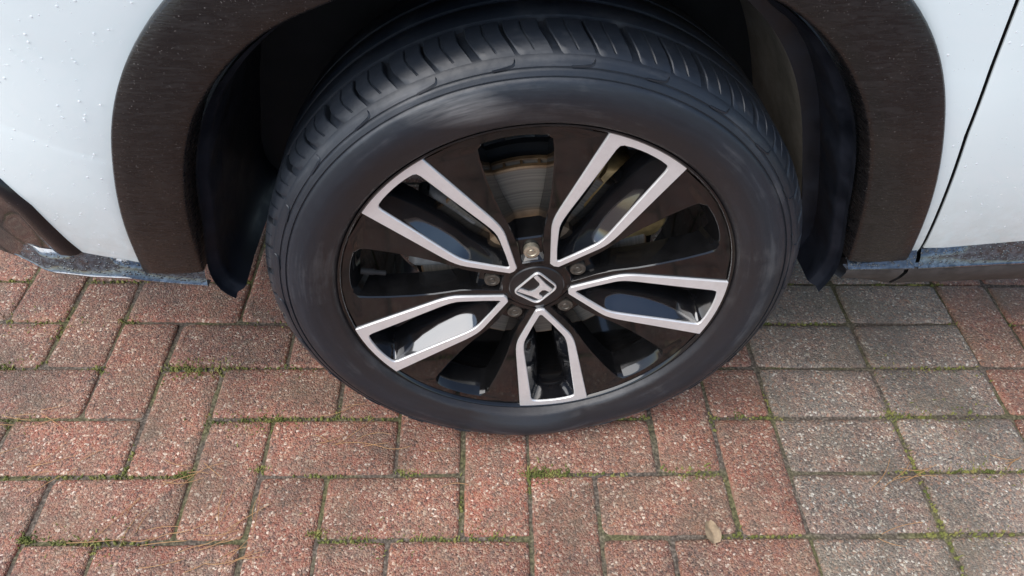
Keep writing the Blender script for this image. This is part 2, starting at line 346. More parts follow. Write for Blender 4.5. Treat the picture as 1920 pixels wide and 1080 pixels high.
def paver_mesh(wd, ht, seed):
    r = random.Random(seed)
    hx, hy = wd / 2 - .0018, ht / 2 - .0018
    out = []
    def edge(ax, ay, bx, by, n):
        for i in range(n):
            f = i / n; out.append((ax + (bx - ax) * f, ay + (by - ay) * f))
    nxx, nyy = max(4, int(wd / .0125)), max(4, int(ht / .0125))
    edge(-hx, -hy, hx, -hy, nxx); edge(hx, -hy, hx, hy, nyy); edge(hx, hy, -hx, hy, nxx); edge(-hx, hy, -hx, -hy, nyy)
    def ring(inset, z, jit, zj):
        R = []
        for i, (x, y) in enumerate(out):
            k = noise.noise(Vector((x * 60 + seed * 7.7, y * 60, seed))) * jit
            ins = inset + k + r.uniform(-jit, jit) * .35
            px = max(-hx + ins, min(hx - ins, x)); py = max(-hy + ins, min(hy - ins, y))
            cr = .005                                    # worn corners
            if abs(px) > hx - ins - cr and abs(py) > hy - ins - cr:
                wv_ = (.0012 + .0030 * abs(noise.noise(Vector((px * 9 + seed * 3.1, py * 9, .7)))) ); px *= (1 - wv_ / hx); py *= (1 - wv_ / hy)
            R.append((px, py, z + noise.noise(Vector((x * 35 + seed, y * 35, 4.0 + seed))) * zj))
        return R
    mb = MB()
    L = [ring(0.0, -.06, .0, 0), ring(.0004, -.0052, .0013, .0005), ring(.0019, -.0018, .0013, .0006), ring(.0050, -.0001, .0012, .0005)]
    mb.loops(L, True, False, False)
    k0 = len(mb.v) - len(out); inn = ring(.0125, .0004, 0, .0008); k1 = len(mb.v); mb.v += inn
    n = len(out)
    for i in range(n): mb.f.append((k0 + i, k0 + (i + 1) % n, k1 + (i + 1) % n, k1 + i))
    ex, ey = hx - .0125, hy - .0125
    Gx, Gy = nxx, nyy; k2 = len(mb.v)                     # inner field, joined to nothing but lying flush under the ring
    for jj in range(Gy + 1):
        for ii in range(Gx + 1):
            x, y = -ex - .0004 + (2 * ex + .0008) * ii / Gx, -ey - .0004 + (2 * ey + .0008) * jj / Gy
            mb.v.append((x, y, .0003 + noise.noise(Vector((x * 35 + seed, y * 35, 4.0 + seed))) * .0008))
    for jj in range(Gy):
        for ii in range(Gx):
            q = k2 + jj * (Gx + 1) + ii; mb.f.append((q, q + 1, q + Gx + 2, q + Gx + 1))
    me = bpy.data.meshes.new('paver'); me.from_pydata(mb.v, [], mb.f); me.update()
    me.polygons.foreach_set('use_smooth', [True] * len(me.polygons)); me.materials.append(PAVER)
    return me
ME = {(2, 1): [paver_mesh(.2, .1, s) for s in range(1, 11)], (1, 1): [paver_mesh(.1, .1, s) for s in range(21, 24)]}
cells = {}
bricks = []
def put(i, j, ww, hh):
    """cell rect, clipped against cells already taken"""
    cs = [(a, b) for a in range(i, i + ww) for b in range(j, j + hh) if (a, b) not in cells and PX0 <= a < PX1 and PY0 <= b < PY1]
    if not cs: return
    x0 = min(a for a, b in cs); x1 = max(a for a, b in cs) + 1; y0 = min(b for a, b in cs); y1 = max(b for a, b in cs) + 1
    for c in cs: cells[c] = 1
    bricks.append((x0, y0, x1 - x0, y1 - y0))
for j in range(PY0, PY1):                                  # header strip of grey stretchers
    for i in (0, 2): put(i, j, 2, 1)
put(4, 3, 1, 2)
for j in range(PY0 - 2, PY1 + 1):
    for i in range(PX0 - 3, 0):
        if (i + 7 + j) % 4 == 0:
            if i + 2 > 0: put(i, j, 1, 1)
            else: put(i, j, 2, 1)
        if (i + 1 + j) % 4 == 0: put(i, j, 1, 2)
for j in range(PY0 - 2, PY1 + 1):
    for i in range(4, PX1 + 1):
        if (i - 5 + j - 3) % 4 == 0: put(i, j, 2, 1)
        if (i - 4 + j - 3) % 4 == 1: put(i, j, 1, 2)
for j in range(PY0, PY1):
    for i in range(PX0, PX1):
        if (i, j) not in cells: put(i, j, 1, 1)
joints = []
for (i, j, ww, hh) in bricks:
    key = (2, 1) if ww * hh == 2 else (1, 1)
    o = bpy.data.objects.new('paver', random.choice(ME[key])); COL.objects.link(o); o.parent = pavement
    cx, cy = (i + ww / 2) * .1, (j + hh / 2) * .1
    o.location = (cx + random.uniform(-.0014, .0014), cy + random.uniform(-.0014, .0014), random.uniform(-.0024, .0005))
    rz = random.uniform(-.011, .011) + (math.pi / 2 if hh == 2 else 0) + (math.pi if random.random() < .5 else 0)
    o.rotation_euler = (random.uniform(-.010, .010), random.uniform(-.008, .008), rz)
    if 0 <= i < 4: tn = random.uniform(.86, 1.1)
    else:
        tn = .17 + .35 * (noise.noise(Vector((cx * 2.1, cy * 2.1, 3.3)))) + random.uniform(-.14, .14) + (.14 if cx < -.85 else 0)
    o['tone'] = float(max(0.02, min(1.1, tn)))
    x0, y0, x1, y1 = i * .1, j * .1, (i + ww) * .1, (j + hh) * .1
    joints += [((x0, y0), (x1, y0)), ((x0, y0), (x0, y1))]

# moss cushions and shoots along the joints (uncountable): one part of the paving
mb = MB()
def cushion(x, y, r, h):
    n = 6; a0 = random.random() * 6
    ring = [(x + r * math.cos(a0 + k * math.tau / n) * random.uniform(.7, 1.2), y + r * math.sin(a0 + k * math.tau / n) * random.uniform(.7, 1.2), -.0062) for k in range(n)]
    mid = [(x + (p[0] - x) * .55, y + (p[1] - y) * .55, -.0055 + h * random.uniform(.6, 1)) for p in ring]
    k = len(mb.v); mb.v += ring + mid + [(x, y, -.0055 + h * 1.05)]
    for q in range(n):
        q2 = (q + 1) % n
        mb.f.append((k + q, k + q2, k + n + q2, k + n + q)); mb.f.append((k + n + q, k + n + q2, k + 2 * n))
def shoot(x, y, L, tilt):
    a = random.random() * math.tau; dx, dy = math.cos(a), math.sin(a); ww = random.uniform(.0005, .0012)
    px, py = -dy * ww, dx * ww; z0 = -.004
    tx, ty, tz = x + dx * L * tilt, y + dy * L * tilt, z0 + L * (1 - .5 * tilt)
    mx, my, mz = x + dx * L * tilt * .4, y + dy * L * tilt * .4, z0 + L * .6 * (1 - .3 * tilt)
    k = len(mb.v); mb.v += [(x - px, y - py, z0), (x + px, y + py, z0), (mx + px, my + py, mz), (mx - px, my - py, mz), (tx, ty, tz)]
    mb.f += [(k, k + 1, k + 2, k + 3), (k + 3, k + 2, k + 4)]
for (a, b) in joints:
    horiz = abs(a[1] - b[1]) < 1e-6
    L = math.hypot(b[0] - a[0], b[1] - a[1]); n = int(L / .0024)
    if not (-1.75 < a[0] < 1.0 and -.35 < a[1] < .75): continue
    for q in range(n):
        f = random.random(); x = a[0] + (b[0] - a[0]) * f; y = a[1] + (b[1] - a[1]) * f
        d = noise.noise(Vector((x * 6.5, y * 6.5, 9))) + (.06 if horiz else -.22)
        if d < .13 or random.random() < .15: continue
        x += random.gauss(0, .0016); y += random.gauss(0, .0016)
        if random.random() < .65: cushion(x, y, random.uniform(.0015, .0038), random.uniform(.002, .0058) * (1 + .5 * min(d, .5)))
        elif d > .12: shoot(x, y, random.uniform(.004, .010), random.uniform(.2, .9))
def gpix(u, v):          # point of the paving seen at a photograph pixel
    d = right * ((u - 960) / 1344.33) - up * ((v - 540) / 1344.33) + fwd
    c = M.translation; q = c + d * (-c.z / d.z); return q.x, q.y
for (u, v, n, s) in ((185, 693, 60, .012), (340, 690, 90, .016), (492, 880, 60, .010), (595, 1000, 70, .009), (668, 1012, 40, .012), (995, 888, 60, .009), (765, 884, 60, .010), (45, 1012, 90, .010), (925, 1006, 40, .014), (1385, 775, 30, .006), (1665, 772, 40, .010), (1860, 884, 50, .02), (235, 600, 40, .01), (1040, 884, 30, .015), (560, 600, 90, .035), (345, 888, 40, .008), (60, 605, 150, .05), (20, 688, 90, .03), (385, 690, 170, .035), (470, 788, 150, .04), (760, 1008, 100, .05), (1020, 886, 110, .025), (150, 1018, 150, .04), (520, 790, 60, .02), (1720, 690, 90, .04), (1850, 885, 150, .04), (1780, 782, 110, .05), (30, 790, 60, .03), (560, 693, 70, .03), (1300, 886, 70, .02), (1840, 998, 70, .03)):
    x, y = gpix(u, v)
    for q in range(n):
        xx, yy = x + random.gauss(0, s), y + random.gauss(0, s * .35)
        if random.random() < .55: cushion(xx, yy, random.uniform(.0015, .003), random.uniform(.003, .007))
        else: shoot(xx, yy, random.uniform(.005, .012), random.uniform(.3, 1))
moss = mk('moss', mb.v, mb.f, MOSS, pavement, smooth=False); moss['kind'] = 'stuff'

# ------------------------------------------------------------ the car
CAR = bpy.data.objects.new('car', None); COL.objects.link(CAR)
CAR.location = (-.401, .177, 0); CAR.rotation_euler = (0, 0, .0306)
tag(CAR, 'white car with black wheel arch trim and a soft tyre on brick paving', 'car')
HZ, CAMBER = .317, .0182

def Bs(x, z, off=0.0):
    y = .005 + .48 * max(0, .62 - z) ** 2 - .03 * min(max(z - .62, 0), .3) + .9 * max(0, -.47 - x) ** 2 + .10 * max(0, -.487 - x) * min(1, max(0, (z - .46) / .12)) + off
    if z > .92: y += 1.6 * (z - .92) ** 2
    return y
# arch opening (inner edge of the trim) and outer edge of the trim, as seen on the car's side
IN = [(-.4147, .3300), (-.4040, .3948), (-.3936, .4498), (-.3795, .5014), (-.3644, .5425), (-.3436, .5829), (-.3173, .6158), (-.2882, .6440), (-.2502, .6702), (-.2075, .6889),
      (-.15, .712), (-.09, .727), (-.03, .733), (.03, .7325), (.09, .726), (.14, .7135), (.1901, .6964), (.2231, .6785), (.2579, .6523), (.2860, .6242), (.3141, .5876), (.3370, .5469), (.3567, .5010), (.3753, .4480), (.3934, .3907), (.4115, .3300)]
OUT = [(-.4895, .3300), (-.4813, .3784), (-.4726, .4255), (-.4603, .4756), (-.4470, .5195), (-.4306, .5655), (-.4066, .6133), (-.3799, .6504), (-.3419, .6901),
       (-.28, .738), (-.21, .772), (-.13, .797), (-.05, .809), (.03, .8085), (.11, .797), (.19, .772), (.26, .738), (.3221, .6939), (.3511, .6653), (.3751, .6346), (.3952, .6015), (.4160, .5587), (.4389, .5049), (.4596, .4473), (.4792, .3841), (.4950, .3300)]
def smooth_poly(P, n):
    P = np.array(P); s = np.r_[0, np.cumsum(np.hypot(*np.diff(P, axis=0).T))]; s /= s[-1]
    # Catmull-Rom through the points, resampled evenly
    out = []
    for t in np.linspace(0, 1, n):
        i = min(max(np.searchsorted(s, t) - 1, 0), len(P) - 2); u = (t - s[i]) / (s[i + 1] - s[i])
        p0, p1, p2, p3 = P[max(i - 1, 0)], P[i], P[i + 1], P[min(i + 2, len(P) - 1)]
        h = s[i + 1] - s[i]
        m1 = (p2 - p0) / (s[i + 1] - s[max(i - 1, 0)]) * h; m2 = (p3 - p1) / (s[min(i + 2, len(P) - 1)] - s[i]) * h
        out.append((2 * u**3 - 3 * u**2 + 1) * p1 + (u**3 - 2 * u**2 + u) * m1 + (-2 * u**3 + 3 * u**2) * p2 + (u**3 - u**2) * m2)
    out = np.array(out)
    for _ in range(3): out[1:-1] = out[1:-1] * .5 + (out[:-2] + out[2:]) * .25
    return out
NA = 140
INs, OUTs = smooth_poly(IN, NA), smooth_poly(OUT, NA)

# wheel arch trim: proud of the body, rounded edges, with a return flange into the arch
rows = []
for f, off in ((1.012, .010), (1.0, -.0005), (.985, -.0085), (.95, -.0108), (.75, -.0125), (.5, -.0135), (.25, -.0130), (.07, -.0118), (.02, -.0100), (0.0, -.006), (-.012, .006), (-.03, .020), (-.05, .034)):
    rows.append([(p[0], Bs(p[0], p[1], off), p[1]) for p in (INs * (1 - f) + OUTs * f)])
m_ = MB(); m_.grid(rows)
arch = m_.build('wheel_arch_trim', CLAD, CAR, auto=50)
arch['label'] = 'weathered black plastic wheel arch trim with water marks'

# outer panels: fender / bumper skin runs from the arch to the door gap
GAP = [(.5075, .3450), (.5047, .3568), (.4845, .4255), (.4507, .5426), (.4328, .6282), (.4199, .6945), (.405, .79), (.385, 1.0)]
def gapx(z):
    zs = [g_[1] for g_ in GAP]; xs = [g_[0] for g_ in GAP]; return float(np.interp(z, zs, xs))
def seg_hit(c, a, P):
    d = np.array((math.cos(a), math.sin(a))); best = None
    for p, q in zip(P[:-1], P[1:]):
        e = q - p; den = d[0] * e[1] - d[1] * e[0]
        if abs(den) < 1e-12: continue
        w_ = p - c; t = (w_[0] * e[1] - w_[1] * e[0]) / den; u = (w_[0] * d[1] - w_[1] * d[0]) / den
        if t > 0 and -1e-9 <= u <= 1 + 1e-9 and (best is None or t > best): best = t
    return best
c0 = np.array((0.0, .30))
WEDGE = [(-.4245, .3209), (-.4888, .3382), (-.5039, .3440), (-.5535, .3568), (-.5590, .3800), (-.5630, .4073), (-.5681, .4444), (-.5833, .4824), (-.61, .520), (-.66, .570), (-.80, .665), (-.98, .765)]
bound = np.array([(.5115 - .004, .33)] + [(x - .002, z) for x, z in GAP] + [(-.98, 1.0)] + WEDGE[::-1])
angs = sorted(set([math.atan2(z - c0[1], x) for x, z in bound] + list(np.linspace(.062, math.pi - .05, 260))))
angs = [a for a in angs if .06 < a < math.pi - .05]
inner = np.array(list(OUTs)); 
fr = [0, .015, .04, .09, .17, .28, .42, .58, .75, .9, .97, 1.0]
rows = []
for a in angs:
    r0 = (seg_hit(c0, a, inner) or .48) - .004; r1 = seg_hit(c0, a, bound) or r0 + .02
    r1 = max(r1, r0 + .003)
    row = []
    for f in fr:
        r = r0 + (r1 - r0) * f; x, z = c0[0] + r * math.cos(a), c0[1] + r * math.sin(a)
        row.append((x, Bs(x, z, .003 * max(0, 1 - f * 16)), z))
    # fold the edge back so the sheet shows a thickness
    x, y, z = row[-1]; row.append((x, y + .0022, z)); rows.append(row)
m_ = MB(); m_.grid(rows)
fender = m_.build('fender', BODY, CAR, auto=60)
# door skin
rows = []
zs = list(np.linspace(.345, 1.0, 40))
for z in zs:
    xs = [gapx(z) + .0032] * 2 + list(np.linspace(gapx(z) + .006, 1.25, 24))
    rows.append([(x, Bs(x, z, .0024 if k == 0 else (.0006 if k == 1 else 0)) - .0, z) for k, x in enumerate(xs)])
rows.insert(0, [(x, y + .012, z) for x, y, z in rows[0]])
m_ = MB(); m_.grid(rows); m_.build('door', BODY, CAR, auto=60)
# black channel added behind the shut line, painting in the gap's shade
m_ = MB(); m_.grid([[(gapx(z) + d, Bs(gapx(z), z, e), z) for d, e in ((-.006, .004), (-.0021, .0026), (-.0019, .026), (.0030, .026), (.0033, .0026), (.008, .004))] for z in np.linspace(.33, 1.0, 30)])
m_.build('door_gap_shade', GAP_SHADE, CAR)
# bonnet closes the body above
m_ = MB(); m_.grid([[(x, Bs(x, 1.0) + d, 1.0 + h) for x in np.linspace(-.98, 1.25, 8)] for d, h in ((0, 0), (.05, .03), (.2, .05), (.9, .06), (1.7, .0))])
m_.build('bonnet', BODY, CAR)

# silver ledges low on the body, wet
LEDGES = []
def ledge(name, pts, mat):
    """pts: (x, inner y,z, outer y,z)"""
    rows = []
    for (x, yi, zi, yo, zo) in pts:
        rows.append([(x, yi + .010, zi + .002), (x, yi, zi), (x, yi * .5 + yo * .5, zi * .5 + zo * .5 + .0012), (x, yo + .002, zo + .0006), (x, yo, zo - .0012), (x, yo + .001, zo - .004), (x, yo + .015, zo - .006)])
    m = MB(); m.grid(rows); LEDGES.append(rows); return m.build(name, mat, CAR, auto=55)
def refine(P, n):
    P = np.array(P); s = np.linspace(P[0, 0], P[-1, 0], n); return [tuple([x] + [float(np.interp(x, P[:, 0], P[:, k])) for k in range(1, 5)]) for x in s]
ledge('sill_trim', refine([(.4150, .0475, .3265, .0310, .3190), (.4926, .0440, .3392, .0300, .3200), (.5045, .0430, .3405, .0295, .3205)], 8), TRIM)
ledge('sill_trim', refine([(.5100, .0425, .3415, .0295, .3205), (.6376, .0380, .3595, .0330, .3225), (.80, .036, .372, .034, .324), (1.25, .036, .378, .036, .325)], 24), TRIM)
ml = [(-.4200, .0485, .3212, .0405, .3000), (-.4500, .0470, .3290, .0390, .3060), (-.4888, .0450, .3370, .0365, .3150), (-.5039, .0445, .3430, .0335, .3225), (-.5535, .0465, .3560, .0380, .3225), (-.6026, .0590, .3465, .0470, .3220), (-.6170, .0630, .3460, .0530, .3210), (-.6292, .0660, .3520, .0610, .3215), (-.665, .0900, .3600, .0800, .3250), (-.72, .132, .372, .125, .332), (-.82, .20, .385, .195, .34), (-.95, .30, .39, .295, .345)]
ml = ml[::-1]
ledge('bumper_lip', refine(ml, 60), TRIM)
# matt band under the sill, front piece and door piece with the shut line between
def band(x0, x1, n=14):
    rows = []
    for x in np.linspace(x0, x1, n):
        yo = float(np.interp(x, (.41, .51, .66, 1.25), (.031, .0300, .0335, .037))); k = float(np.interp(x, (.41, .5), (.6, 1)))
        rows.append([(x, yo + .003, .318), (x, yo + .001, .310), (x, yo + .006, .295), (x, yo + .017, .318 - .045 * k), (x, yo + .04, .318 - .058 * k), (x, yo + .09, .318 - .06 * k)])
    m = MB(); m.grid(rows); return m.build('sill_lower_panel', SILL, CAR, auto=50)
band(.415, .494); band(.500, 1.25, 30)
# gloss black corner insert of the bumper
rows = []
for t in np.linspace(0, 1, 40):
    x = -.545 - .42 * t
    ztop = float(np.interp(x, [p[0] for p in WEDGE[::-1]], [p[1] for p in WEDGE[::-1]])) + .012
    zb = float(np.interp(-x, (.545, .6026, .6292, .665, .72, .95), (.350, .342, .347, .355, .367, .385))) - .034
    rows.append([(x, Bs(x, zb + (ztop - zb) * f, -.002 + .012 * math.sin(math.pi * min(f, 1) * .8) * min(1, t * 6) + .012 * f), zb + (ztop - zb) * f) for f in np.linspace(0, 1, 14)])
m_ = MB(); m_.grid([[(x, y, z) for x, y, z in r] for r in rows]); m_.build('bumper_insert', GLOSS, CAR)
WP = smooth_poly(WEDGE[3:], 60); rows = []
for q in range(60):
    t0 = WP[min(q + 1, 59)] - WP[max(q - 1, 0)]; t0 = t0 / np.linalg.norm(t0); nrm = np.array((-t0[1], t0[0]))      # towards the lower left
    if nrm[0] > 0: nrm = -nrm
    wd = .031 + .012 * max(0, 1 - q / 8); row = []
    if q < 5: nrm = nrm * (q / 5) + np.array((-1.0, -.10)) * (1 - q / 5); nrm = nrm / np.linalg.norm(nrm)
    for f, off in ((-.10, .006), (0.0, .0015), (.10, -.0045), (.3, -.0075), (.6, -.0070), (.85, -.0020), (.97, .006), (1.02, .018)):
        pt = WP[q] + nrm * wd * f; row.append((pt[0], Bs(pt[0], pt[1], off), pt[1]))
    rows.append(row)
m_ = MB(); m_.grid(rows); m_.build('bumper_bar', INSERT, CAR, auto=60)
# front apron closing the corner, and the underside
m_ = MB(); m_.grid([[(-.978 - .10 * math.sin(math.pi * f), Bs(-.98, z) + (1.7 - Bs(-.98, z)) * f, z) for f in np.linspace(0, 1, 15)] for z in np.linspace(.38, 1.0, 9)])
m_.build('bumper_front', BODY, CAR)
def slab(x0, x1, y0, y1, z0, z1):
    return [(x0, y0, z0), (x1, y0, z0), (x1, y1, z0), (x0, y1, z0), (x0, y0, z1), (x1, y0, z1), (x1, y1, z1), (x0, y1, z1)], [(0, 1, 2, 3), (4, 5, 6, 7), (0, 1, 5, 4), (1, 2, 6, 5), (2, 3, 7, 6), (3, 0, 4, 7)]
m_ = MB()
m_.add(*slab(.435, 1.25, .10, 1.7, .272, .30)); m_.add(*slab(-.70, -.432, .15, 1.7, .300, .33)); m_.add(*slab(-.96, -.70, .33, 1.7, .301, .331)); m_.add(*slab(-.44, .44, .34, 1.7, .262, .29))
m_.build('underbody', DARK, CAR, smooth=False)

# arch liner: plastic lip zone and felt zone deeper in
def liner_path(n=110):
    P = [(-.3880, .2790), (-.3960, .2810), (-.4035, .2900), (-.4085, .3100), (-.4085, .3400)] + [(x * .985, z - .003) for x, z in IN[1:-1]] + [(.4030, .3250), (.4020, .2950), (.3930, .2700)]
    return smooth_poly(P, n)
LP = liner_path()
def lsurf(y0, y1, k0, k1, ny, mat, name, shrink=lambda y: 0.0):
    rows = []
    for y in np.linspace(y0, y1, ny):
        row = []
        for q, (x, z) in enumerate(LP):
            cx, cz = 0, .33; d = math.hypot(x - cx, z - cz) or 1; s = shrink(y)
            yb = y + min(.020, max(0, Bs(x, z) - .005)) * max(0, 1 - (y - .02) / .1)
            rip = .0022 * math.sin(q * 1.05) * (1 if 0.05 < y < .1 and 8 < q < 100 else 0)
            row.append((x - (x - cx) / d * (s + rip), yb, z - (z - cz) / d * (s + rip)))
        rows.append(row[k0:k1])
    m = MB(); m.grid(rows); return m.build(name, mat, CAR, auto=60)
lsurf(.014, .110, 0, 110, 14, LINER, 'arch_liner', lambda y: .009 * min(1, max(0, (y - .030) / .008)))
lsurf(.108, .300, 0, 60, 12, LINER, 'arch_liner', lambda y: .0086 + .05 * max(0, y - .108))
lsurf(.110, .300, 59, 110, 12, FELT, 'arch_felt', lambda y: .030 + .10 * max(0, y - .2))
# step between the plastic and the felt
m_ = MB(); m_.grid([[(x - (x) / (math.hypot(x, z - .33) or 1) * s, .110, z - (z - .33) / (math.hypot(x, z - .33) or 1) * s) for x, z in LP[59:]] for s in (.009, .030)])
m_.build('liner_step', LINER, CAR)
# inner wall of the wheel well
m_ = MB(); pts = [(x * .995, .298, .33 + (z - .33) * .995) for x, z in LP]; m_.v = pts + [(0, .300, .42)]; m_.f = [(i, i + 1, len(pts)) for i in range(len(pts) - 1)]
m_.build('wheel_well_wall', DARK, CAR)
# ------------------------------------------------------------ wheel
rim = lathe([(.2440, .0105), (.2462, .0060), (.2470, .0015), (.2462, -.0008), (.2445, -.0012), (.2425, .0002), (.2415, .0035), (.2390, .0085), (.2330, .0160), (.2290, .030), (.2230, .060), (.2180, .10), (.2150, .185), (.2330, .196), (.2450, .198)], 160)
wheel = rim.build('wheel', RIMB, CAR, auto=45)
wheel.location = (0, 0, HZ); wheel.rotation_euler = (-CAMBER, 0, 0)
wheel['label'] = 'black alloy wheel with five machined triangular spokes'
RT, RB = .3345, .2465
def rs(r): return r if r < RB else RB + (r - RB) * (RT - RB) / (.341 - RB)
def squash(x, y, z):
    r = math.hypot(x, z)
    if z < 0 and r > RB:
        s = -z / r; lim = (HZ - .0012 - y * CAMBER) / max(s, 1e-6)
        L = min(RT, lim)
        if L < RT:
            q = (r - RB) / (RT - RB); r2 = RB + (r - RB) * (L - RB) / (RT - RB)
            bul = (RT - L) * .6 * math.sin(math.pi * min(max(q, 0), 1)) ** .8
            yy = y - bul if y < .1 else y + bul
            return (x * r2 / r, yy, z * r2 / r)
    return (x, y, z)
prof = [(.2385, .0120), (.2440, .0060), (.2480, -.0005), (.2505, -.0050), (.2530, -.0078), (.2560, -.0090), (.2585, -.0094), (.2660, -.0120), (.2760, -.0142), (.2860, -.0150), (.2950, -.0142), (.3030, -.0118), (.3068, -.0100),
        (.3075, -.0080), (.3084, -.0078), (.3092, -.0092), (.3130, -.0072), (.3150, -.0061), (.3158, -.0042), (.3166, -.0040), (.3174, -.0050), (.3205, -.0030), (.3250, .0005), (.3285, .0055), (.3310, .0120), (.3325, .0200), (.3325, .0530),
        (.3330, .0575), (.3400, .0582), (.3410, .0600), (.3412, .0900), (.3400, .0922), (.3325, .0930), (.3325, .0990), (.3400, .1000), (.3412, .1020), (.3412, .1300), (.3400, .1315), (.3325, .1320), (.3325, .1385), (.3400, .1392), (.3405, .1450), (.3350, .1850), (.3250, .2000), (.3000, .2130), (.2800, .2140), (.2550, .2080), (.2440, .1950)]
prof = [(rs(r), y) for r, y in prof]
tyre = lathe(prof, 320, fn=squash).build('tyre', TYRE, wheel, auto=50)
tyre['label'] = 'dusty black tyre sagging onto the bricks'
# shoulder tread blocks: 64 round the tyre, alternate wide and narrow cuts
NB = 52
sec = [(.3195, -.0026), (.3240, .0006), (.3300, .0058), (.3350, .0118), (.3385, .0190), (.3404, .0290), (.3408, .0490), (.3395, .0510), (.3320, .0512), (.3300, .0200)]
sec = [(rs(r), y) for r, y in sec]
for q in range(NB):
    a = math.tau * q / NB; gw = .0042 if q % 2 else .0016; gw2 = .0016 if q % 2 else .0042
    a0 = a + gw / .335; a1 = a + math.tau / NB - gw2 / .335
    L = []
    for f in (0, .03, .28, .46, .49, .51, .54, .75, .97, 1):
        ins = .0010 if f in (0, 1) else (.0020 if f in (.49, .51) else 0)
        row = []
        for (r, y) in sec:
            sk = .052 * (y - .01) / .03                      # cuts lean round the shoulder
            aa = a0 + (a1 - a0) * f + sk * .6 + .010 * math.sin((y - .005) * 90)
            rr = r - ins * (1 if y > .010 or ins < .002 else .0)
            row.append(squash(rr * math.cos(aa), y, rr * math.sin(aa)))
        L.append(row)
    m_ = MB(); m_.loops(L, True, True, True)
    m_.build('tread_block', TYRE, wheel, auto=32)
# moulded lines that run from every other cut down the shoulder
for q in range(0, NB, 2):
    a = math.tau * q / NB
    pth = [(.3240, .0002, 0.0), (.3205, -.0028, .003), (.3190, -.0038, .010), (.3178, -.0046, .035), (.3170, -.0050, .07)]
    L = []; pth = [(rs(r), y, da) for r, y, da in pth]
    for (r, y, da) in pth:
        L.append([squash(*( (r + dr) * math.cos(a + da + dw), y + dy, (r + dr) * math.sin(a + da + dw))) for dr, dy, dw in ((-.0011, .0006, 0), (-.0004, -.0012, 0), (.0008, -.0011, .003), (.0012, .0006, .003))])
    m_ = MB(); m_.loops(L, True, True, True); m_.build('moulded_line', TYRE, wheel, auto=60)

def dep(r): return .0105 * max(0.0, 1 - r / .244)
def place(u, w_, y, ang):
    c, s = math.cos(ang), math.sin(ang); return (u * c - w_ * s, y, u * s + w_ * c)
def mir(H): return H + [(u, -w_) for u, w_ in H[::-1] if abs(w_) > 1e-9]
def densify(P, n, closed=True):
    P = np.array(P); Q = np.vstack([P, P[:1]]) if closed else P
    out = []
    for a, b in zip(Q[:-1], Q[1:]):
        for k in range(n): out.append(tuple(a + (b - a) * k / n))
    return out
OH = [(.0415, 0), (.0430, .0058), (.0640, .0178), (.0910, .0332), (.0985, .0368), (.1060, .0392), (.1140, .0408), (.1240, .0420), (.1800, .0462), (.2320, .0502), (.2382, .0507), (.2400, .0430), (.2422, .0296), (.2435, .0150), (.2440, 0)]
IH = [(.0515, 0), (.0530, .0022), (.0700, .0120), (.0940, .0246), (.1000, .0272), (.1070, .0290), (.1140, .0298), (.1240, .0303), (.1800, .0312), (.2230, .0322), (.2285, .0312), (.2310, .0278), (.2328, .0190), (.2337, .0090), (.2340, 0)]
O_, I_ = densify(mir(OH), 2), densify(mir(IH), 2)
def inset_pocket(f):
    out = []
    for u, w_ in I_:
        uu = .0515 + (u - .0515) * (1 - .065 * f) + .006 * f
        t = min(max((u - .0515) / .1825, 0), 1); b_ = .30 + .32 * math.sin(math.pi * t ** .8)
        out.append((uu, w_ * (1 - b_ * f)))
    return out
for k in range(5):
    A = math.radians(63 + 72 * k)
    def P3(L, d0, dd=0.0): return [place(u, w_, dep(math.hypot(u, w_)) * d0 + dd, A) for u, w_ in L]
    ch = .0010
    cen = np.mean(np.array(O_), axis=0)
    Oi = [(u + (cen[0] - u) * .006, w_ * .985) for u, w_ in O_]; Ii = [(u + (u - cen[0]) * .006, w_ * 1.03) for u, w_ in I_]
    m_ = MB(); m_.loops([P3(O_, 1, .0040), P3(O_, 1, ch), P3(Oi, 1, 0), P3(Ii, 1, 0), P3(I_, 1, ch), P3(I_, 1, .0030)], True)
    sp_ = m_.build('spoke', MACH, wheel, auto=35)
    # painted pocket inside the spoke, and the flanks of its legs
    m_ = MB(); m_.loops([P3([(u, w_ * 1.004) for u, w_ in I_], 1, .0028), P3(inset_pocket(.10), 1, .0060), P3(inset_pocket(.45), 1, .0142), P3(inset_pocket(.80), 1, .0226), P3(inset_pocket(1.0), 1, .0280), P3(inset_pocket(1.04), 1, .052)], True)
    m_.build('spoke_pocket', GLOSS, wheel, auto=40)
    m_ = MB(); m_.loops([P3(O_, 1, .0036), P3([(u + (cen[0] - u) * .02, w_ * .95) for u, w_ in O_], 1, .045)], True)
    m_.build('spoke_flank', RIMB, wheel, auto=40)
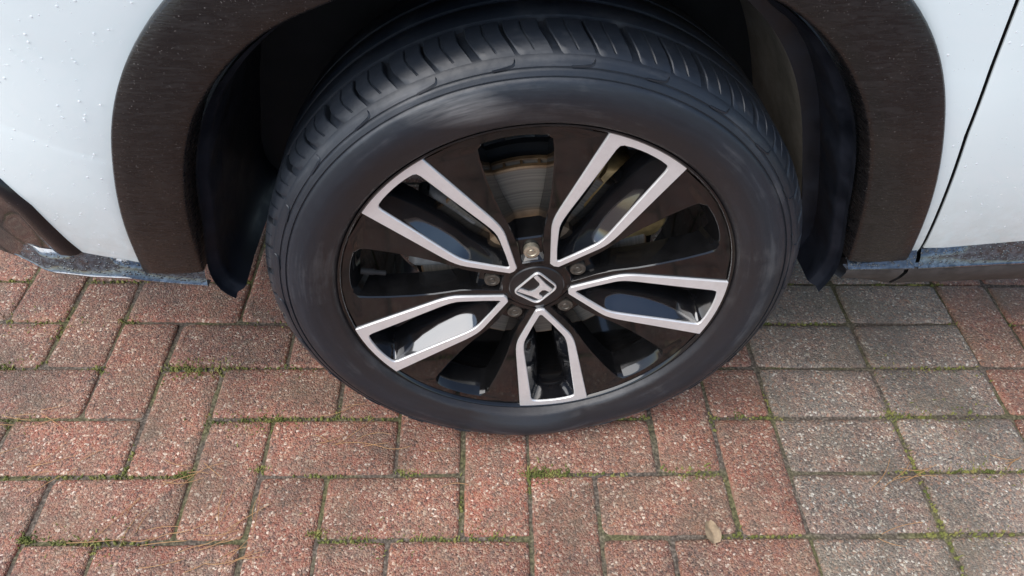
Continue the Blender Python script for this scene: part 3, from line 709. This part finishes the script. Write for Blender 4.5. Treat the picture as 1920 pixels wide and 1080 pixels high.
# black face between the spokes, with a window in each
def pl(P): return [(r * math.cos(math.radians(t)), r * math.sin(math.radians(t))) for r, t in P]
FH = [(.0385, 0), (.0420, 30), (.0620, 22.5), (.0780, 19.5), (.0980, 17.7), (.1120, 17.3), (.1270, 18.6), (.1560, 21.0), (.1860, 23.2), (.2180, 24.6), (.2405, 25.5), (.2412, 14), (.2415, 7), (.2415, 0)]
WH = [(.0440, 0), (.0455, 16.5), (.0600, 13.5), (.0760, 11.0), (.0980, 10.6), (.1130, 11.4), (.1300, 12.0), (.1560, 12.0), (.1860, 11.5), (.2120, 10.8), (.2250, 10.2), (.2300, 8.4), (.2312, 4), (.2315, 0)]
F_, W_ = densify(mir(pl(FH)), 2), densify(mir(pl(WH)), 2)
for k in range(5):
    A = math.radians(99 + 72 * k)
    def P3(L, dd): return [place(u, w_, dep(math.hypot(u, w_)) + dd, A) for u, w_ in L]
    def win(f): return [(.135 + (u - .135) * (1 - (.14 if u > .135 else .02) * f), w_ * (1 - .10 * f)) for u, w_ in W_]
    wo_ = [(.135 + (u - .135) * 1.016, w_ * 1.05) for u, w_ in W_]
    m_ = MB(); m_.loops([P3(F_, .0030), P3(wo_, .0032), P3(W_, .0046), P3(win(.4), .016), P3(win(1), .042)], True)
    m_.build('wheel_face', RIMB, wheel, auto=30)
    # lug seat and its bright ramp
    m_ = MB(); m_.grid([[place(u, w_, y, A) for w_ in (-.0150, -.0125, .0, .0125, .0150)] for u, y in ((.040, .019), (.046, .021), (.0735, .021), (.0755, .0225), (.0850, .048))])
    m_.build('lug_seat', RIMB, wheel, auto=30)
    m_ = MB(); hx = []
    for (r, y) in ((.0098, .024), (.0104, .0170), (.0098, .0145), (.0062, .0140), (.0056, .0150), (.0036, .0151), (.0030, .0142)):
        hx.append([place(.0570 + r * math.cos(t), r * math.sin(t), y, A) for t in np.linspace(0, math.tau, 19)[:-1]])
    m_.loops(hx, True, False, True); m_.build('lug_nut', NUT if k == 0 else NUT_SHADE, wheel, auto=35)
# hub and centre cap
hb = lathe([(.0600, .040), (.0500, .020), (.0450, .0135), (.0390, .0125), (.0355, .0118)], 64); hb.build('hub', RIMB, wheel)
cp = lathe([(.0355, .0150), (.0353, .0112), (.0340, .0100), (.0300, .0096), (.0001, .0090)], 64); cp.build('centre_cap', CAPM, wheel, auto=35)
# emblem on the cap: rounded frame with an H
EA = math.radians(50)
def em(x, z, y): c, s = math.cos(EA), math.sin(EA); return ((x * c - z * s) - .0004, y, (x * s + z * c) - .0006)
def trap(wt, wb, h, rad, n=6):
    C_ = [(-wt / 2, h / 2), (-wb / 2, -h / 2), (wb / 2, -h / 2), (wt / 2, h / 2)]; out = []
    for q in range(4):
        p0, p1, p2 = (np.array(C_[(q + d) % 4]) for d in (-1, 0, 1))
        d0 = (p0 - p1) / np.linalg.norm(p0 - p1); d1 = (p2 - p1) / np.linalg.norm(p2 - p1)
        for t in np.linspace(0, 1, n): out.append(tuple((1 - t) ** 2 * (p1 + d0 * rad) + 2 * t * (1 - t) * p1 + t * t * (p1 + d1 * rad)))
    return out
E0, E1 = trap(.0475, .0400, .0400, .0085), trap(.0435, .0362, .0362, .0072)
m_ = MB(); m_.loops([[em(x, z, .0100) for x, z in E0], [em(x, z, .0072) for x, z in E0], [em(x * .985, z * .985, .0066) for x, z in E0], [em(x * 1.015, z * 1.015, .0066) for x, z in E1], [em(x, z, .0072) for x, z in E1], [em(x, z, .0100) for x, z in E1]], True)
m_.build('emblem_frame', CHROME, wheel, auto=35)
H = [(-.0185, .0165), (-.0128, .0165), (-.0098, .0040), (-.0070, .0008), (-.0030, -.0002), (.0030, -.0002), (.0070, .0008), (.0098, .0040), (.0128, .0165), (.0185, .0165), (.0135, -.0040), (.0118, -.0165), (.0062, -.0165), (.0056, -.0100), (.0030, -.0072), (-.0030, -.0072), (-.0056, -.0100), (-.0062, -.0165), (-.0118, -.0165), (-.0135, -.0040)]
m_ = MB(); n = len(H)
for y in (.0100, .0070): m_.v += [em(x, z, y) for x, z in H]
m_.f = [(q, (q + 1) % n, n + (q + 1) % n, n + q) for q in range(n)]
for qd in ((0, 1, 2, 3), (0, 3, 16, 19), (3, 4, 15, 16), (4, 5, 14, 15), (5, 6, 13, 14), (6, 7, 8, 9), (6, 9, 10, 13), (13, 10, 11, 12), (16, 17, 18, 19)): m_.f.append(tuple(n + q for q in qd))
m_.build('emblem_letter', CHROME, wheel, smooth=False)
# valve stem
m_ = MB(); A = math.radians(99 + 7.5)
m_.loops([[place(.216 + dx, .012 + r * math.cos(t), .022 + r * math.sin(t), math.radians(171)) for t in np.linspace(0, math.tau, 11)[:-1]] for dx, r in ((.004, .0042), (-.012, .0040), (-.013, .0032), (-.026, .0032), (-.027, .0024))], True, True, True)
m_.build('valve_stem', DARK, wheel)

# ------------------------------------------------------------ brake behind the wheel
def at_hub(o): o.location = (0, 0, HZ); o.rotation_euler = (-CAMBER, 0, 0); return o
rotor = (lathe([(.030, .044), (.070, .044), (.0760, .047), (.0765, .060), (.084, .0625), (.0850, .0620), (.1472, .0620), (.1490, .0640), (.1490, .0690), (.1440, .0700), (.1440, .0780), (.1490, .0790), (.1490, .0850), (.1472, .0865), (.0850, .0865)], 120))
for q in range(44):
    a = math.tau * q / 44
    vs_, fs_ = slab(.120, .1484, .0699, .0781, -.0016, .0016)
    rotor.add([(x * math.cos(a) - z * math.sin(a), y, x * math.sin(a) + z * math.cos(a)) for x, y, z in vs_], fs_)
at_hub(rotor.build('brake_disc', ROTOR, CAR, auto=35))
at_hub(lathe([(.030, .098), (.158, .098), (.162, .094), (.163, .102), (.030, .104)], 80).build('dust_shield', DARK, CAR, auto=35))
def sector(name, a0, a1, r0, r1, y0, y1, mat, bev=.006, n=14, lump=0.0):
    L = []
    for q in range(n + 1):
        f = q / n; a = math.radians(a0 + (a1 - a0) * f); e = min(f, 1 - f) * n / 2.0; e = min(1, e); s = bev * (1 - e)
        lb = lump * math.sin(f * math.pi * 3)
        ra, rb, ya, yb = r0 + s, r1 - s + lb, y0 + s, y1 - s
        b = bev
        L.append([(r * math.cos(a), y, r * math.sin(a)) for r, y in ((ra + b, ya), (rb - b, ya), (rb, ya + b), (rb, yb - b), (rb - b, yb), (ra + b, yb), (ra, yb - b), (ra, ya + b))])
    m = MB(); m.loops(L, True, True, True); return at_hub(m.build(name, mat, CAR, auto=45))
sector('brake_caliper', 14, 60, .098, .172, .058, .128, CALI, lump=.006)
sector('caliper_bracket', 28, 42, .112, .150, .0545, .066, CALI, bev=.003)
sector('steering_knuckle', 138, 152, .095, .165, .060, .12, IRON, lump=.005)
sector('brake_pad_carrier', 158, 186, .105, .160, .060, .12, IRON, bev=.008, lump=.004)
m_ = MB(); 
for r, y in ((.004, .0),): pass
L = []
for t in np.linspace(0, 1, 14):
    x, y, z = -.06 - .20 * t, .16 + .05 * math.sin(t * 3), .06 + .10 * t
    L.append([(x + .012 * math.cos(q) * .3, y + .012 * math.cos(q), z + .012 * math.sin(q)) for q in np.linspace(0, math.tau, 9)[:-1]])
m_.loops(L, True, True, True); at_hub(m_.build('brake_hose', DARK, CAR))
m_ = MB(); L = []
for t in (0, .3, .6, 1.0):
    L.append([(.024 * math.cos(q), .10 + .8 * t, .024 * math.sin(q)) for q in np.linspace(0, math.tau, 15)[:-1]])
m_.loops(L, True, True, True); at_hub(m_.build('drive_shaft', DARK, CAR))

# ------------------------------------------------------------ rain drops on the paint
mb = MB()
def drop(x, z, r):
    y = Bs(x, z); n = 8
    k = len(mb.v)
    for (rr, h) in ((1.0, .00005), (.86, .38), (.5, .62)):
        mb.v += [(x + r * rr * math.cos(q * math.tau / n), y - r * h * .55, z + r * rr * math.sin(q * math.tau / n)) for q in range(n)]
    mb.v.append((x, y - r * .38, z))
    for L_ in range(2):
        for q in range(n): mb.f.append((k + L_ * n + q, k + L_ * n + (q + 1) % n, k + (L_ + 1) * n + (q + 1) % n, k + (L_ + 1) * n + q))
    for q in range(n): mb.f.append((k + 2 * n + q, k + 2 * n + (q + 1) % n, k + 3 * n))
cnt = 0
while cnt < 1700:
    x, z = random.uniform(-.66, .80), random.uniform(.36, .86)
    d = noise.noise(Vector((x * 7, z * 7, 2)))
    if random.random() > .5 + .3 * d + (.2 if x < 0 else 0) + .7 * (z - .6): continue
    i_ = np.argmin(np.hypot(OUTs[:, 0] - x, OUTs[:, 1] - z))
    if random.random() < .25 or math.hypot(x, z - .33) < math.hypot(OUTs[i_, 0], OUTs[i_, 1] - .33) + .008: continue
    if abs(x - gapx(z)) < .006: continue
    if x < -.545 and z < float(np.interp(x, [p[0] for p in WEDGE[::-1]], [p[1] for p in WEDGE[::-1]])) + .02: continue
    drop(x, z, random.choice((.0004, .0005, .0005, .0006, .0007, .0009, .0012)) * random.uniform(.8, 1.15)); cnt += 1
dr = mk('water_drops', mb.v, mb.f, WATER, CAR); dr['kind'] = 'stuff'

# beads of water standing on the ledges
mb = MB()
for rows in LEDGES:
    nb = int(2000 * abs(rows[-1][0][0] - rows[0][0][0]))
    for q in range(nb):
        i = random.randrange(len(rows) - 1); f = random.random(); g_ = random.uniform(.06, .96)
        A_ = [Vector(rows[i][k]).lerp(Vector(rows[i + 1][k]), f) for k in (1, 2, 3)]
        c_ = A_[0].lerp(A_[1], g_ * 2) if g_ < .5 else A_[1].lerp(A_[2], g_ * 2 - 1)
        if not -.70 < c_.x < .80: continue
        tx_ = (Vector(rows[i + 1][2]) - Vector(rows[i][2])).normalized(); tw_ = (A_[2] - A_[0]).normalized(); nr_ = tx_.cross(tw_).normalized()
        if nr_.z < 0: nr_ = -nr_
        r = random.choice((.0005, .0006, .0007, .0008, .0011, .0014)); ex_ = random.uniform(.8, 1.7); k = len(mb.v); n = 8
        for rr_, h in ((1.0, -.1), (.84, .36), (.45, .58)):
            for e in range(n):
                a = e * math.tau / n; mb.v.append(tuple(c_ + tx_ * (r * ex_ * rr_ * math.cos(a)) + tw_ * (r * rr_ * math.sin(a)) + nr_ * (r * h)))
        mb.v.append(tuple(c_ + nr_ * (r * .64)))
        for L_ in range(2):
            for e in range(n): mb.f.append((k + L_ * n + e, k + L_ * n + (e + 1) % n, k + (L_ + 1) * n + (e + 1) % n, k + (L_ + 1) * n + e))
        for e in range(n): mb.f.append((k + 2 * n + e, k + 2 * n + (e + 1) % n, k + 3 * n))
BEAD = mat_simple('water_bead', (0.018, 0.024, 0.030), 0.10, coat=1.0, nscale=60, namp=0.6)
bd = mk('water_beads', mb.v, mb.f, BEAD, CAR); bd['kind'] = 'stuff'

# ------------------------------------------------------------ litter on the paving
def needle(x, y, L, a, bend, name='pine_needle'):
    pts = []
    for t in np.linspace(0, 1, 6):
        s = (t - .5) * L; b = bend * (t - .5) ** 2 * L
        pts.append((s, b, .0016 + .0012 * math.sin(t * 2.6) + .0005))
    Ls = []
    for q, (px, py, pz) in enumerate(pts):
        r = .00058 * (1 - .55 * abs(q / 5 - .35))
        Ls.append([(px, py + r * math.cos(t), pz + r * math.sin(t)) for t in (0, 1.57, 3.14, 4.71)])
    m = MB(); m.loops(Ls, True, True, True); o = m.build(name, NEEDLE, None)
    o.location = (x, y, 0); o.rotation_euler = (0, 0, a); return o
clusters = [  # pixel centre, spread (m), how many, mean direction in degrees, label
    ((385, 1035), .035, 12, 28, 'orange-brown pine needle in the heap at the bottom left'),
    ((300, 1012), .040, 7, 5, 'dry pine needle beside the needle heap, along the joint'),
    ((250, 985), .025, 4, 62, 'slanting dry pine needle on the brick left of the needle heap'),
    ((70, 880), .045, 6, 30, 'dry pine needle by the left edge, lowest cluster'),
    ((60, 790), .040, 6, 2, 'pale pine needle lying in the mossy joint at the left edge'),
    ((350, 893), .022, 6, 4, 'dry pine needle at the mossy crossing above the heap'),
    ((468, 950), .025, 4, 78, 'dry pine needle standing along the upright joint right of the heap'),
    ((680, 825), .022, 5, 14, 'orange pine needle on the brick left of the tyre foot'),
    ((620, 785), .035, 3, 175, 'pine needle along the joint just left of the tyre'),
    ((1690, 888), .018, 6, 20, 'orange pine needle in the joint between grey pavers'),
    ((1700, 1002), .03, 2, 2, 'straw-coloured pine needle in the lowest grey joint'),
    ((1905, 868), .012, 3, 25, 'reddish pine needle at the right edge of the grey pavers'),
    ((730, 893), .05, 3, 172, 'pine needle in the joint below the tyre'),
]
ORD = ['leftmost', 'second from left', 'third from left', 'fourth from left', 'fifth from left', 'sixth from left', 'seventh from left', 'eighth from left', 'ninth from left', 'tenth from left', 'eleventh from left', 'twelfth from left']
for (u, v), s, n, dg, lb in clusters:
    x, y = gpix(u, v)
    xs = sorted(random.gauss(0, s) for q in range(n))
    for q in range(n):
        o = needle(x + xs[q], y + random.gauss(0, s * .45), random.uniform(.03, .075), math.radians(dg + random.gauss(0, 14)), random.uniform(-.5, .5))
        tag(o, lb + ', ' + (ORD[q] if q < n - 1 else 'rightmost'), 'pine needle', 'fallen pine needles on the paving')
# dead leaf on the joint below the wheel
x, y = gpix(1333, 1000); rows = []
for t in np.linspace(0, 1, 9):
    hw = .0165 * math.sin(math.pi * min(1, t * .86 + .10)) ** .5 * (1 - .22 * t)
    rows.append([(hw * s, -.022 + .044 * t, .0035 + .0045 * abs(s) + .003 * math.sin(t * 3) + .001 * math.sin(s * 5 + t * 9)) for s in (-1, -.6, -.2, 0, .2, .6, 1)])
rows2 = [[(a, b, c - .0006) for a, b, c in r] for r in rows]
m_ = MB(); m_.grid(rows); m_.grid(rows2[::-1]); lf = m_.build('dead_leaf', LEAF)
lf.location = (x, y, 0); lf.rotation_euler = (0, 0, .12); lf.scale = (.74, .74, .9); tag(lf, 'small pale dead leaf lying on a red brick joint', 'leaf')
m_ = MB(); m_.loops([[(.0007 * math.cos(t), -.022 - .010 * f, .004 + .0007 * math.sin(t)) for t in (0, 1.57, 3.14, 4.71)] for f in (0, .5, 1)], True, True, True); m_.build('leaf_stalk', LEAF, lf)
